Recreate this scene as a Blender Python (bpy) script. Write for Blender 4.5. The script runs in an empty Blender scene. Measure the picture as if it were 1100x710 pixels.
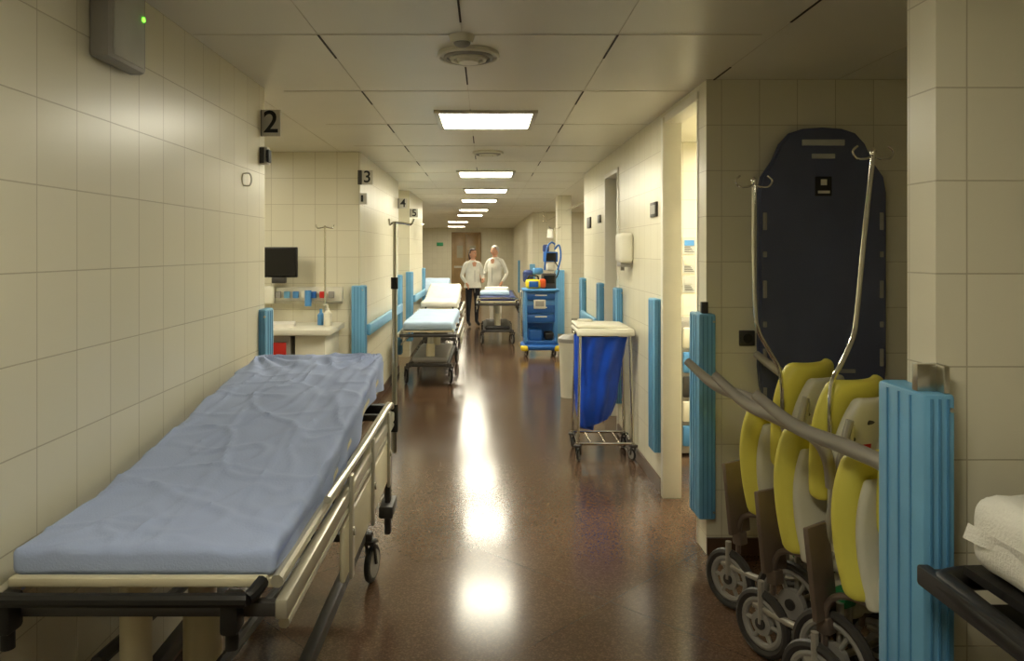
import bpy, bmesh, math, random
from mathutils import Vector, Matrix, Euler, noise
random.seed(4)
scene=bpy.context.scene
PI=math.pi
# ------------------------------------------------------------------ materials
def s2l(c):
    return tuple(((v/255)/12.92 if v/255<=0.04045 else ((v/255+0.055)/1.055)**2.4) for v in c)
def mat(name,rgb,rough=0.5,metal=0.0,var=0.08,scale=6.0,bump=0.0,bscale=60.0,coat=0.0,emit=0.0):
    m=bpy.data.materials.new(name); m.use_nodes=True
    nt=m.node_tree; N=nt.nodes; L=nt.links
    p=N['Principled BSDF']
    p.inputs['Roughness'].default_value=rough
    p.inputs['Metallic'].default_value=metal
    p.inputs['Coat Weight'].default_value=coat
    c=s2l(rgb)
    tc=N.new('ShaderNodeTexCoord')
    nz=N.new('ShaderNodeTexNoise'); nz.inputs['Scale'].default_value=scale; nz.inputs['Detail'].default_value=3
    L.new(tc.outputs['Object'],nz.inputs['Vector'])
    cr=N.new('ShaderNodeValToRGB')
    cr.color_ramp.elements[0].position=0.3; cr.color_ramp.elements[1].position=0.7
    cr.color_ramp.elements[0].color=tuple(v*(1-var) for v in c)+(1,)
    cr.color_ramp.elements[1].color=tuple(min(1,v*(1+var)) for v in c)+(1,)
    L.new(nz.outputs['Fac'],cr.inputs['Fac']); L.new(cr.outputs['Color'],p.inputs['Base Color'])
    if bump>0:
        n2=N.new('ShaderNodeTexNoise'); n2.inputs['Scale'].default_value=bscale
        L.new(tc.outputs['Object'],n2.inputs['Vector'])
        b=N.new('ShaderNodeBump'); b.inputs['Strength'].default_value=bump; b.inputs['Distance'].default_value=0.01
        L.new(n2.outputs['Fac'],b.inputs['Height']); L.new(b.outputs['Normal'],p.inputs['Normal'])
    if emit>0:
        p.inputs['Emission Color'].default_value=c+(1,)
        p.inputs['Emission Strength'].default_value=emit
    return m
def emat(name,col,strength):
    m=bpy.data.materials.new(name); m.use_nodes=True
    nt=m.node_tree; nt.nodes.clear()
    o=nt.nodes.new('ShaderNodeOutputMaterial'); e=nt.nodes.new('ShaderNodeEmission')
    e.inputs['Color'].default_value=col+(1,); e.inputs['Strength'].default_value=strength
    nt.links.new(e.outputs[0],o.inputs[0]); return m
def tilemat(name,c1,c2,mort,tw=0.2,th=0.24,z0=0.1):
    m=bpy.data.materials.new(name); m.use_nodes=True
    nt=m.node_tree; N=nt.nodes; L=nt.links; p=N['Principled BSDF']
    g=N.new('ShaderNodeNewGeometry')
    sp=N.new('ShaderNodeSeparateXYZ'); sn=N.new('ShaderNodeSeparateXYZ')
    L.new(g.outputs['Position'],sp.inputs[0]); L.new(g.outputs['Normal'],sn.inputs[0])
    def M(op,a,b=None):
        n=N.new('ShaderNodeMath'); n.operation=op
        for i,v in enumerate((a,b)):
            if v is None: continue
            if isinstance(v,(int,float)): n.inputs[i].default_value=v
            else: L.new(v,n.inputs[i])
        return n.outputs[0]
    ax=M('ROUND',M('ABSOLUTE',sn.outputs[0])); ay=M('ROUND',M('ABSOLUTE',sn.outputs[1]))
    u=M('ADD',M('MULTIPLY',sp.outputs[0],ay),M('MULTIPLY',sp.outputs[1],ax))
    u=M('ADD',u,20.0-0.04)
    v=M('ADD',sp.outputs[2],th*4-z0)
    cb=N.new('ShaderNodeCombineXYZ'); L.new(u,cb.inputs[0]); L.new(v,cb.inputs[1])
    br=N.new('ShaderNodeTexBrick'); br.offset=0; br.squash=1
    br.inputs['Scale'].default_value=1; br.inputs['Brick Width'].default_value=tw; br.inputs['Row Height'].default_value=th
    br.inputs['Mortar Size'].default_value=0.0022; br.inputs['Mortar Smooth'].default_value=0.3
    br.inputs['Color1'].default_value=s2l(c1)+(1,); br.inputs['Color2'].default_value=s2l(c2)+(1,); br.inputs['Mortar'].default_value=s2l(mort)+(1,)
    L.new(cb.outputs[0],br.inputs['Vector'])
    L.new(br.outputs['Color'],p.inputs['Base Color'])
    nz=N.new('ShaderNodeTexNoise'); nz.inputs['Scale'].default_value=5
    L.new(g.outputs['Position'],nz.inputs['Vector'])
    mm=M('ADD',M('MULTIPLY',nz.outputs['Fac'],0.35),M('MULTIPLY',br.outputs['Fac'],-1.0))
    b=N.new('ShaderNodeBump'); b.inputs['Strength'].default_value=0.35; b.inputs['Distance'].default_value=0.004
    L.new(mm,b.inputs['Height']); L.new(b.outputs['Normal'],p.inputs['Normal'])
    p.inputs['Roughness'].default_value=0.31
    return m
TILE=tilemat('cream_tile',(230,224,200),(226,220,195),(192,182,154))
def floormat():
    m=bpy.data.materials.new('brown_terrazzo'); m.use_nodes=True
    nt=m.node_tree; N=nt.nodes; L=nt.links; p=N['Principled BSDF']
    g=N.new('ShaderNodeNewGeometry')
    v=N.new('ShaderNodeTexVoronoi'); v.inputs['Scale'].default_value=150
    L.new(g.outputs['Position'],v.inputs['Vector'])
    n=N.new('ShaderNodeTexNoise'); n.inputs['Scale'].default_value=2.0; n.inputs['Detail'].default_value=5
    L.new(g.outputs['Position'],n.inputs['Vector'])
    sc=N.new('ShaderNodeSeparateColor'); L.new(v.outputs['Color'],sc.inputs[0])
    cr=N.new('ShaderNodeValToRGB'); e=cr.color_ramp.elements
    e[0].position=0; e[0].color=s2l((84,63,47))+(1,)
    e[1].position=1; e[1].color=s2l((112,88,68))+(1,)
    x=cr.color_ramp.elements.new(0.6); x.color=s2l((93,71,54))+(1,)
    L.new(sc.outputs[0],cr.inputs['Fac'])
    mx=N.new('ShaderNodeMix'); mx.data_type='RGBA'; mx.blend_type='MULTIPLY'; mx.inputs['Factor'].default_value=0.25
    cr2=N.new('ShaderNodeValToRGB'); cr2.color_ramp.elements[0].color=(.5,.5,.5,1); cr2.color_ramp.elements[0].position=.3;cr2.color_ramp.elements[1].position=.7
    L.new(n.outputs['Fac'],cr2.inputs['Fac'])
    L.new(cr.outputs['Color'],mx.inputs['A']); L.new(cr2.outputs['Color'],mx.inputs['B'])
    mp=N.new('ShaderNodeMapping'); mp.inputs['Rotation'].default_value=(0,0,math.radians(45)); mp.inputs['Location'].default_value=(50,50,0)
    L.new(g.outputs['Position'],mp.inputs['Vector'])
    br=N.new('ShaderNodeTexBrick'); br.offset=0; br.inputs['Scale'].default_value=1
    br.inputs['Brick Width'].default_value=1.2; br.inputs['Row Height'].default_value=1.2; br.inputs['Mortar Size'].default_value=0.0025
    br.inputs['Color1'].default_value=(1,1,1,1); br.inputs['Color2'].default_value=(.96,.96,.96,1); br.inputs['Mortar'].default_value=(.6,.6,.6,1)
    L.new(mp.outputs[0],br.inputs['Vector'])
    m2=N.new('ShaderNodeMix'); m2.data_type='RGBA'; m2.blend_type='MULTIPLY'; m2.inputs['Factor'].default_value=1
    L.new(mx.outputs['Result'],m2.inputs['A']); L.new(br.outputs['Color'],m2.inputs['B'])
    L.new(m2.outputs['Result'],p.inputs['Base Color'])
    mr=N.new('ShaderNodeMapRange'); mr.inputs['To Min'].default_value=.13; mr.inputs['To Max'].default_value=.20
    L.new(n.outputs['Fac'],mr.inputs['Value']); L.new(mr.outputs[0],p.inputs['Roughness'])
    p.inputs['IOR'].default_value=1.45
    return m
FLOOR=floormat()
CEIL=mat('ceiling_panel_paint',(226,221,202),0.34,0,0.03,1.5)
SEAM=mat('dark_seam',(60,52,36),0.7)
SEAML=mat('soft_seam',(206,198,176),0.6)
BLUEG=mat('blue_vinyl_guard',(116,176,214),0.38,0,0.05,8)
BLUEG2=mat('blue_vinyl_guard_dark',(84,144,188),0.42,0,0.05,8)
STEEL=mat('brushed_steel',(190,186,172),0.28,1.0,0.06,20)
CHROME=mat('chrome',(225,222,212),0.12,1.0,0.03,20)
ALU=mat('aluminium',(205,200,182),0.36,0.6,0.05,14)
BLACK=mat('black_rubber',(24,22,20),0.5,0,0.15,12)
DGREY=mat('dark_grey_plastic',(62,59,56),0.45)
GREY=mat('grey_plastic',(158,154,146),0.45)
WHITEP=mat('white_plastic',(230,226,208),0.38,0,0.03)
CREAMP=mat('cream_enamel',(222,212,180),0.35,0,0.05)
SHEETB=mat('blue_sheet',(176,192,232),0.85,0,0.03,5,0.12,170)
SHEETL=mat('pale_blue_sheet',(190,212,236),0.85,0,0.05,5,0.25,150)
SHEETW=mat('white_sheet',(234,231,220),0.85,0,0.04,5,0.25,150)
NAVYM=mat('navy_vinyl',(44,60,112),0.5)
BAG=mat('blue_bag_plastic',(30,82,206),0.3,0,0.15,8,0.5,14)
CARTB=mat('cart_blue',(36,96,172),0.4)
CARTL=mat('cart_light_blue',(86,148,206),0.4)
YEL=mat('yellow_vinyl',(226,216,92),0.42,0,0.06,5,0.1,200)
YELP=mat('yellow_plastic',(230,200,40),0.4)
SHELL=mat('offwhite_shell',(218,214,194),0.4,0,0.05)
BRONZE=mat('brown_footplate',(128,112,100),0.35,0.4,0.1,10)
ARMG=mat('grey_arm_tube',(178,173,162),0.32,0.4,0.05)
BOARD=mat('navy_board_plastic',(84,90,116),0.45,0,0.08,4,0.12,120)
RED=mat('red_plastic',(200,38,28),0.4)
ORANGE=mat('orange_plastic',(220,90,30),0.4)
GREENM=mat('green_plastic',(40,120,70),0.4)
GREENE=mat('exit_green',(30,120,70),0.4,emit=0.3)
LED=mat('led_green',(120,255,60),0.4,emit=3)
SCREEN=mat('screen_glass',(14,14,16),0.12)
DOORB=mat('brown_wood_door',(160,132,90),0.4,0,0.15,3)
DOORG=mat('grey_laminate_door',(160,152,126),0.4,0,0.05)
FRAMEW=mat('white_door_frame',(232,228,212),0.3,0,0.03)
SIGNG=mat('sign_grey_alu',(206,202,188),0.4,0.0)
INK=mat('ink_black',(16,15,14),0.5)
PAPER=mat('paper',(236,232,220),0.7)
PAPERG=mat('paper_grey',(190,190,180),0.7)
SKIN=mat('skin',(214,160,128),0.55)
HAIRD=mat('hair_dark',(46,28,18),0.6,0,0.2,40)
HAIRG=mat('hair_grey',(190,186,180),0.7,0,0.1,40)
COAT=mat('white_coat_cloth',(228,226,214),0.85)
TROUD=mat('black_trouser_cloth',(26,26,32),0.85)
TROUW=mat('white_trouser_cloth',(215,212,200),0.85)
BASEM=mat('baseboard_brown',(92,70,54),0.3,0,0.1)
WARM=(1.0,0.94,0.75)
LIGHTM=emat('light_diffuser',WARM,37.0)
LIGHTN=emat('light_diffuser_dim',WARM,19.0)
LIGHTR=emat('light_diffuser_room',WARM,40.0)
# ------------------------------------------------------------------ builder
class B:
    def __init__(s,name):
        s.name=name; s.v=[]; s.f=[]; s.fm=[]; s.mats=[]; s.M=Matrix.Identity(4)
    def add(s,verts,faces,m):
        if m not in s.mats: s.mats.append(m)
        k=s.mats.index(m); o=len(s.v)
        s.v+= [s.M@Vector(p) for p in verts]
        s.f+= [tuple(i+o for i in f) for f in faces]; s.fm+=[k]*len(faces)
    def addbm(s,bm,m,M=None):
        bm.verts.ensure_lookup_table(); bm.verts.index_update()
        s.add([(M@v.co if M else v.co.copy()) for v in bm.verts],[[v.index for v in f.verts] for f in bm.faces],m); bm.free()
    def box(s,c,size,m,rot=None,bev=0.0,seg=2):
        bm=bmesh.new(); bmesh.ops.create_cube(bm,size=1)
        for v in bm.verts: v.co=Vector((v.co.x*size[0],v.co.y*size[1],v.co.z*size[2]))
        if bev>0:
            bev=min(bev,min(size)*0.49)
            bmesh.ops.bevel(bm,geom=bm.edges[:],offset=bev,segments=seg,affect='EDGES',profile=0.5)
        M=Matrix.Translation(c)
        if rot: M=M@Euler(rot).to_matrix().to_4x4()
        s.addbm(bm,m,M)
    def bb(s,x0,x1,y0,y1,z0,z1,m,bev=0.0):
        s.box(((x0+x1)/2,(y0+y1)/2,(z0+z1)/2),(abs(x1-x0),abs(y1-y0),abs(z1-z0)),m,None,bev)
    def cyl(s,p1,p2,r,m,r2=None,n=20):
        p1=Vector(p1);p2=Vector(p2); r2=r if r2 is None else r2
        d=(p2-p1).normalized(); a=d.orthogonal().normalized(); b=d.cross(a)
        vs=[];fs=[]
        for p,rr in((p1,r),(p2,r2)):
            for i in range(n):
                t=2*PI*i/n; vs.append(p+(a*math.cos(t)+b*math.sin(t))*rr)
        for i in range(n): fs.append((i,(i+1)%n,n+(i+1)%n,n+i))
        fs.append(tuple(range(n))[::-1]); fs.append(tuple(range(n,2*n)))
        s.add(vs,fs,m)
    def tube(s,pts,r,m,n=10,smooth=6,closed=False,flat=1.0):
        pts=[Vector(p) for p in pts]; rs=r if isinstance(r,(list,tuple)) else [r]*len(pts)
        if smooth and len(pts)>2:
            P=[];R=[]; k=len(pts)
            rng=range(k) if closed else range(k-1)
            for i in rng:
                p0=pts[(i-1)%k] if (closed or i>0) else pts[0]
                p1=pts[i]; p2=pts[(i+1)%k]
                p3=pts[(i+2)%k] if (closed or i+2<k) else pts[-1]
                for j in range(smooth):
                    t=j/smooth
                    P.append(0.5*((2*p1)+(-p0+p2)*t+(2*p0-5*p1+4*p2-p3)*t*t+(-p0+3*p1-3*p2+p3)*t**3))
                    R.append(rs[i]*(1-t)+rs[(i+1)%k]*t)
            if not closed: P.append(pts[-1]);R.append(rs[-1])
            pts=P;rs=R
        k=len(pts); vs=[];fs=[]; a=None
        for i in range(k):
            if closed: d=(pts[(i+1)%k]-pts[i-1])
            else: d=pts[min(i+1,k-1)]-pts[max(i-1,0)]
            d.normalize()
            if a is None:
                a=Vector((0,0,1)).cross(d)
                if a.length<1e-3: a=Vector((1,0,0))
            a=(a-d*a.dot(d)).normalized(); b=d.cross(a)
            for j in range(n):
                t=2*PI*j/n; vs.append(pts[i]+(a*math.cos(t)*flat+b*math.sin(t))*rs[i])
        for i in range(k if closed else k-1):
            for j in range(n):
                i2=(i+1)%k; fs.append((i*n+j,i*n+(j+1)%n,i2*n+(j+1)%n,i2*n+j))
        if not closed:
            fs.append(tuple(range(n))[::-1]); fs.append(tuple(range((k-1)*n,k*n)))
        s.add(vs,fs,m)
    def torus(s,c,axis,R,r,m,N=28,n=8):
        c=Vector(c);d=Vector(axis).normalized(); a=d.orthogonal().normalized(); b=d.cross(a)
        s.tube([c+(a*math.cos(2*PI*i/N)+b*math.sin(2*PI*i/N))*R for i in range(N)],r,m,n,0,True)
    def ell(s,c,rad,m,rot=None,seg=20,rings=12,fn=None):
        bm=bmesh.new(); bmesh.ops.create_uvsphere(bm,u_segments=seg,v_segments=rings,radius=1)
        for v in bm.verts:
            if fn: v.co=fn(v.co.copy())
            v.co=Vector((v.co.x*rad[0],v.co.y*rad[1],v.co.z*rad[2]))
        M=Matrix.Translation(c)
        if rot: M=M@Euler(rot).to_matrix().to_4x4()
        s.addbm(bm,m,M)
    def prism(s,outline,th,m,M=None,bev=0.0):
        """outline in local XZ, thickness along Y"""
        bm=bmesh.new(); vs=[bm.verts.new((x,-th/2,z)) for x,z in outline]; f=bm.faces.new(vs)
        r=bmesh.ops.extrude_face_region(bm,geom=[f])
        for g in r['geom']:
            if isinstance(g,bmesh.types.BMVert): g.co.y+=th
        if bev>0:
            es=[e for e in bm.edges if abs(e.verts[0].co.y-e.verts[1].co.y)<1e-6]
            bmesh.ops.bevel(bm,geom=es,offset=bev,segments=2,affect='EDGES')
        s.addbm(bm,m,M)
    def soft(s,c,size,r,m,fn=None,rot=None,res=0.05,er=3):
        h=[v/2 for v in size]; r=min(r,min(h)*0.98)
        def axis(hh):
            L=[-hh+r*(1-math.cos(PI/2*i/er)) for i in range(er)]
            n=max(1,int((2*hh-2*r)/res)); L+= [-hh+r+(2*hh-2*r)*i/n for i in range(n+1)]
            L+= [hh-r*(1-math.cos(PI/2*(er-1-i)/er)) for i in range(er)]
            return L
        A=[axis(x) for x in h]; bm=bmesh.new()
        for ax in range(3):
            u,v=[i for i in range(3) if i!=ax]
            for sgn in(-1,1):
                g=[]
                for a in A[u]:
                    row=[]
                    for b in A[v]:
                        p=[0,0,0];p[ax]=sgn*h[ax];p[u]=a;p[v]=b; row.append(bm.verts.new(p))
                    g.append(row)
                for i in range(len(g)-1):
                    for j in range(len(g[0])-1):
                        bm.faces.new((g[i][j],g[i+1][j],g[i+1][j+1],g[i][j+1]))
        bmesh.ops.remove_doubles(bm,verts=bm.verts[:],dist=1e-5)
        for vv in bm.verts:
            p=vv.co; q=Vector([max(-h[i]+r,min(h[i]-r,p[i])) for i in range(3)]); d=p-q
            if d.length>1e-7: vv.co=q+d.normalized()*r
        if fn:
            for vv in bm.verts: vv.co=fn(vv.co.copy())
        M=Matrix.Translation(c)
        if rot: M=M@Euler(rot).to_matrix().to_4x4()
        s.addbm(bm,m,M)
    def surf(s,fn,nu,nv,m):
        vs=[fn(i/nu,j/nv) for i in range(nu+1) for j in range(nv+1)]
        fs=[(i*(nv+1)+j,(i+1)*(nv+1)+j,(i+1)*(nv+1)+j+1,i*(nv+1)+j+1) for i in range(nu) for j in range(nv)]
        s.add(vs,fs,m)
    def loft(s,rings,m,n=20,cap=True):
        """rings: (cx,cy,z,rx,ry)"""
        vs=[];fs=[]
        for cx,cy,z,rx,ry in rings:
            for j in range(n):
                t=2*PI*j/n; vs.append((cx+rx*math.cos(t),cy+ry*math.sin(t),z))
        k=len(rings)
        for i in range(k-1):
            for j in range(n): fs.append((i*n+j,i*n+(j+1)%n,(i+1)*n+(j+1)%n,(i+1)*n+j))
        if cap: fs.append(tuple(range(n))[::-1]); fs.append(tuple(range((k-1)*n,k*n)))
        s.add(vs,fs,m)
    def done(s,parent=None,angle=35):
        me=bpy.data.meshes.new(s.name); me.from_pydata([tuple(v) for v in s.v],[],s.f)
        for m in s.mats: me.materials.append(m)
        me.polygons.foreach_set('material_index',s.fm)
        bm=bmesh.new(); bm.from_mesh(me); bmesh.ops.recalc_face_normals(bm,faces=bm.faces[:]); bm.to_mesh(me); bm.free()
        me.polygons.foreach_set('use_smooth',[True]*len(me.polygons))
        me.set_sharp_from_angle(angle=math.radians(angle))
        o=bpy.data.objects.new(s.name,me); scene.collection.objects.link(o)
        if parent: o.parent=parent
        return o
def wallbox(name,x0,x1,y0,y1,z0=0,z1=2.5,m=TILE):
    b=B(name); b.bb(x0,x1,y0,y1,z0,z1,m); return b.done()
# ------------------------------------------------------------------ room shell
wallbox('floor',-4.4,4.3,-1.7,30.3,-0.1,0,FLOOR)
wallbox('ceiling',-4.4,4.3,-1.7,30.3,2.5,2.6,CEIL)
wallbox('wall_back',-1.38,2.75,-1.7,-1.5)
wallbox('wall_left',-1.38,-1.23,-1.5,4.14)
wallbox('wall_bay_near',-4.2,-1.38,3.99,4.14)
wallbox('wall_bay_outer',-4.35,-4.2,3.99,13.5)
wallbox('wall_bay_far',-4.2,-1.15,6.8,6.95)
wallbox('wall_left_mid',-1.3,-1.15,6.95,9.8)
wallbox('wall_left_bay_side',-4.2,-1.3,9.65,9.8)
wallbox('wall_left_bay_rear',-4.2,-1.15,11.2,11.35)
wallbox('wall_left_far',-1.3,-1.15,11.35,13.5)
wallbox('wall_left_hall_side',-4.2,-1.3,13.35,13.5)
wallbox('wall_left_hall',-3.35,-3.2,13.5,30)
wallbox('wall_end',-3.4,1.3,30,30.15)
wallbox('wall_right_column',1.16,2.6,1.92,2.05)
wallbox('wall_right_outer',2.6,2.75,-1.5,4.05)
wallbox('wall_alcove_back',1.16,3.7,3.92,4.07)
wallbox('wall_right_door_header',1.16,1.25,4.07,4.85,2.44,2.5)
wallbox('wall_right_room_back',1.25,3.7,6.2,6.33)
wallbox('wall_right_room_outer',3.7,3.85,3.92,6.33)
wallbox('wall_right',1.16,1.25,4.85,6.5)
wallbox('wall_right_header',1.16,1.29,6.5,7.25,2.33,2.5)
wallbox('wall_right_mid',1.16,1.29,7.25,8.8)
wallbox('wall_right_bay_near',1.29,4.0,8.67,8.8)
wallbox('wall_right_bay_outer',4.0,4.15,8.67,17.75)
wallbox('wall_right_bay_far',1.1,4.0,17.6,17.75)
wallbox('wall_right_far',1.1,1.25,17.75,30)
wallbox('wall_column',1.17,1.4,12.2,12.5)
def bbrd(name,x0,x1,y0,y1):
    wallbox(name,x0,x1,y0,y1,0,0.09,BASEM)
bbrd('baseboard_left',-1.23,-1.215,-1.5,4.14)
bbrd('baseboard_left_mid',-1.15,-1.135,6.8,9.8)
bbrd('baseboard_right',1.145,1.16,4.9,6.5)
bbrd('baseboard_right_mid',1.145,1.16,7.25,8.8)
bbrd('baseboard_alcove',1.16,2.6,3.905,3.92)
bbrd('baseboard_bay',-4.2,-1.15,6.785,6.8)
# ceiling seams
b=B('trim_ceiling_seams')
for k,x in enumerate([-1.33,-0.7,-0.1,0.55,1.2,1.85]):
    b.bb(x-0.001,x+0.001,-1.4,29.9,2.4975,2.4995,SEAML)
    y=2.0 if k%2==1 else 2.55
    while y<9:
        if 0<k<5: b.bb(x-0.004,x+0.004,y,y+0.38,2.496,2.499,SEAM)
        y+=1.1
y=0.9
while y<28:
    b.bb(-1.22 if y<4.1 else -1.14,1.15,y-0.0012,y+0.0012,2.497,2.4993,SEAML); y+=1.1
b.done()
# door frame (near right)
b=B('door_1')
b.bb(1.14,1.262,4.80,4.86,0,2.46,FRAMEW,0.004)
b.bb(1.155,1.26,4.065,4.085,0,2.46,FRAMEW,0.004)
b.bb(1.15,1.26,4.06,4.86,2.42,2.47,FRAMEW,0.004)
b.done()
b=B('door_2')
b.bb(1.27,1.31,6.5,7.25,0,2.33,DOORG,0.003)
b.bb(1.15,1.30,7.2,7.25,0,2.33,FRAMEW,0.003); b.bb(1.15,1.30,6.5,6.55,0,2.33,FRAMEW,0.003); b.bb(1.15,1.3,6.5,7.25,2.29,2.33,FRAMEW,0.003)
b.cyl((1.27,6.62,1.02),(1.21,6.62,1.02),0.012,STEEL); b.cyl((1.215,6.62,1.02),(1.215,6.74,1.02),0.01,STEEL)
b.bb(1.262,1.27,6.55,7.2,0.75,0.95,BLUEG2)
b.done()
b=B('door_3')
b.bb(-1.3,-0.8,29.95,29.995,0,2.25,DOORB,0.004); b.bb(-0.78,-0.28,29.95,29.995,0,2.25,DOORB,0.004)
for x in(-1.34,-0.24): b.bb(x-0.04,x+0.04,29.93,29.995,0,2.3,DOORB,0.005)
b.bb(-1.38,-0.2,29.93,29.995,2.25,2.33,DOORB,0.005)
for x in(-1.05,-0.53): b.bb(x-0.12,x+0.12,29.94,29.96,1.3,1.8,DOORG)
b.bb(-1.28,-0.3,29.93,29.955,0.9,0.98,STEEL)
b.done()
# ------------------------------------------------------------------ lights
def panel_light(x,y,m=LIGHTM,w=0.6,l=0.6):
    b=B('ceiling_light'); z=2.5
    b.bb(x-w/2,x+w/2,y-l/2,y+l/2,z-0.012,z-0.004,m)
    f=0.035
    b.bb(x-w/2-f,x-w/2,y-l/2-f,y+l/2+f,z-0.022,z-0.001,ALU,0.003); b.bb(x+w/2,x+w/2+f,y-l/2-f,y+l/2+f,z-0.022,z-0.001,ALU,0.003)
    b.bb(x-w/2,x+w/2,y-l/2-f,y-l/2,z-0.022,z-0.001,ALU,0.003); b.bb(x-w/2,x+w/2,y+l/2,y+l/2+f,z-0.022,z-0.001,ALU,0.003)
    b.done()
for x,y in [(0,5.1),(0,8.7),(0,11.1),(-0.12,13.3),(-0.27,16.4),(-0.4,18.8),(-0.87,23.2),(-1.1,27.7)]:
    panel_light(x,y)
panel_light(0,0.9,LIGHTN)
panel_light(-2.5,5.6,LIGHTN); panel_light(-2.4,10.6,LIGHTN); panel_light(2.4,5.2,LIGHTR,0.9,0.6); panel_light(2.6,11,LIGHTM); panel_light(2.6,15,LIGHTM); panel_light(-2.4,17,LIGHTM); panel_light(-2.4,25,LIGHTM)
def vent(x,y,dome):
    b=B('ceiling_air_diffuser'); z=2.5
    b.cyl((x,y,z-0.012),(x,y,z-0.001),0.14,WHITEP,n=36)
    for k,r in enumerate((0.135,0.105,0.075)): b.torus((x,y,z-0.016-0.006*k),(0,0,1),r,0.009,WHITEP if k!=1 else GREY,36)
    b.cyl((x,y,z-0.045),(x,y,z-0.01),0.045,WHITEP,0.06,24)
    if dome:
        b.cyl((x-0.02,y-0.28,z-0.03),(x-0.02,y-0.28,z-0.001),0.045,WHITEP,0.055,24)
        b.ell((x-0.02,y-0.28,z-0.03),(0.035,0.035,0.02),GREY)
    b.done()
vent(-0.08,3.4,True); vent(0.02,6.8,False)
# ------------------------------------------------------------------ corner guards
def guard(x0,x1,y0,y1,z0=0.24,z1=1.28):
    b=B('trim_corner_guard')
    b.bb(x0,x1,y0,y1,z0,z1,BLUEG,0.012)
    w=x1-x0; l=y1-y0
    for t in(0.25,0.5,0.75):
        b.bb(x0+w*t-0.003,x0+w*t+0.003,y0-0.003,y0+0.004,z0+0.01,z1-0.012,BLUEG2)
        for xx in(x0,x1): b.bb(xx-0.003,xx+0.003,y0+l*t-0.003,y0+l*t+0.003,z0+0.01,z1-0.012,BLUEG2)
    for z in(z0+0.04,z1-0.04):
        b.cyl((x0+w*.86,y0-0.004,z),(x0+w*.86,y0+0.004,z),0.006,STEEL,n=10)
    return b
g=guard(1.095,1.178,1.865,2.085,0.05,1.24); g.bb(1.10,1.16,1.90,1.925,1.24,1.31,STEEL,0.003); g.bb(1.15,1.166,1.87,1.93,1.24,1.31,STEEL,0.003); g.done()
g=guard(1.105,1.195,3.865,4.055,0.2,1.27); g.bb(1.13,1.165,3.90,3.93,1.27,1.33,DGREY,0.003); g.done()
guard(1.10,1.158,4.88,5.06,0.27,1.28).done()
guard(1.10,1.158,7.27,7.44,0.3,1.28).done()
guard(1.10,1.158,6.3,6.47,0.3,1.28).done()
guard(1.10,1.158,8.6,8.79,0.3,1.28).done()
guard(-1.245,-1.19,4.03,4.18,0.24,1.28).done()
guard(-1.22,-1.10,6.74,6.9,0.24,1.28).done()
guard(-1.2,-1.1,9.70,9.85,0.24,1.28).done()
guard(-1.2,-1.1,11.13,11.3,0.24,1.28).done()
guard(-1.2,-1.1,13.4,13.55,0.24,1.28).done()
guard(1.14,1.28,12.13,12.26,0.24,1.28).done()
guard(1.04,1.16,17.53,17.7,0.24,1.28).done()
guard(1.04,1.1,24,24.2,0.24,1.28).done()
def handrail(name,x,y0,y1,z,sg):
    b=B(name)
    b.soft((x+sg*0.055,(y0+y1)/2,z),(0.04,y1-y0,0.11),0.018,BLUEG,res=0.5)
    y=y0+0.15
    while y<y1: b.bb(min(x,x+sg*0.04),max(x,x+sg*0.04),y-0.03,y+0.03,z-0.03,z+0.03,GREY); y+=0.7
    b.done()
handrail('wall_handrail',-1.15,6.95,9.65,0.86,1)
handrail('wall_handrail',-1.15,11.4,13.35,0.86,1)
handrail('wall_handrail',1.16,7.5,8.58,0.86,-1)
# ------------------------------------------------------------------ signs
def sign(txt,x0,x1,y,z0,z1,size):
    b=B('room_number_sign')
    b.bb(x0,x1,y-0.006,y+0.006,z0,z1,SIGNG,0.002)
    b.bb(x0-0.035,x0,y-0.012,y+0.012,z0,z1,DGREY,0.002)
    o=b.done()
    cu=bpy.data.curves.new('digit','FONT'); cu.body=txt; cu.size=size; cu.extrude=0.001; cu.offset=size*0.012; cu.align_x='CENTER'; cu.align_y='CENTER'
    t=bpy.data.objects.new('digit',cu); t.location=((x0+x1)/2,y-0.0075,(z0+z1)/2); t.rotation_euler=(PI/2,0,0)
    cu.materials.append(INK); scene.collection.objects.link(t); t.parent=o
    return o
sign('2',-1.228,-1.125,4.08,2.225,2.37,0.17)
sign('3',-1.13,-1.03,6.78,2.2,2.33,0.15)
sign('4',-1.14,-1.03,9.75,2.15,2.28,0.15)
sign('5',-1.14,-1.03,11.28,2.1,2.23,0.15)
b=B('wall_buzzer'); b.bb(-1.23,-1.19,4.05,4.11,2.07,2.165,SIGNG,0.004); b.bb(-1.24,-1.205,4.045,4.05,2.075,2.16,DGREY,0.004); b.bb(-1.205,-1.18,4.05,4.10,2.08,2.15,INK,0.004); b.done()
b=B('wall_buzzer'); b.bb(-1.15,-1.08,6.74,6.79,2.02,2.12,SIGNG,0.004); b.bb(-1.13,-1.11,6.73,6.74,2.04,2.1,INK); b.done()
b=B('wall_emergency_box'); b.bb(-1.23,-1.165,2.3,2.56,2.2,2.47,GREY,0.015); b.bb(-1.168,-1.16,2.33,2.53,2.215,2.455,PAPERG,0.003); b.cyl((-1.163,2.52,2.38),(-1.155,2.52,2.38),0.008,LED,n=12); b.done()
b=B('wall_hook'); b.tube([(-1.23,3.78,1.99),(-1.2,3.78,1.99),(-1.19,3.78,1.96),(-1.2,3.78,1.93),(-1.23,3.78,1.93)],0.004,STEEL); b.cyl((-1.23,3.78,1.96),(-1.226,3.78,1.96),0.03,WHITEP); b.done()
b=B('exit_sign'); b.bb(-1.98,-1.72,29.93,29.99,1.78,1.92,GREENE,0.005); b.done()
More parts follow.
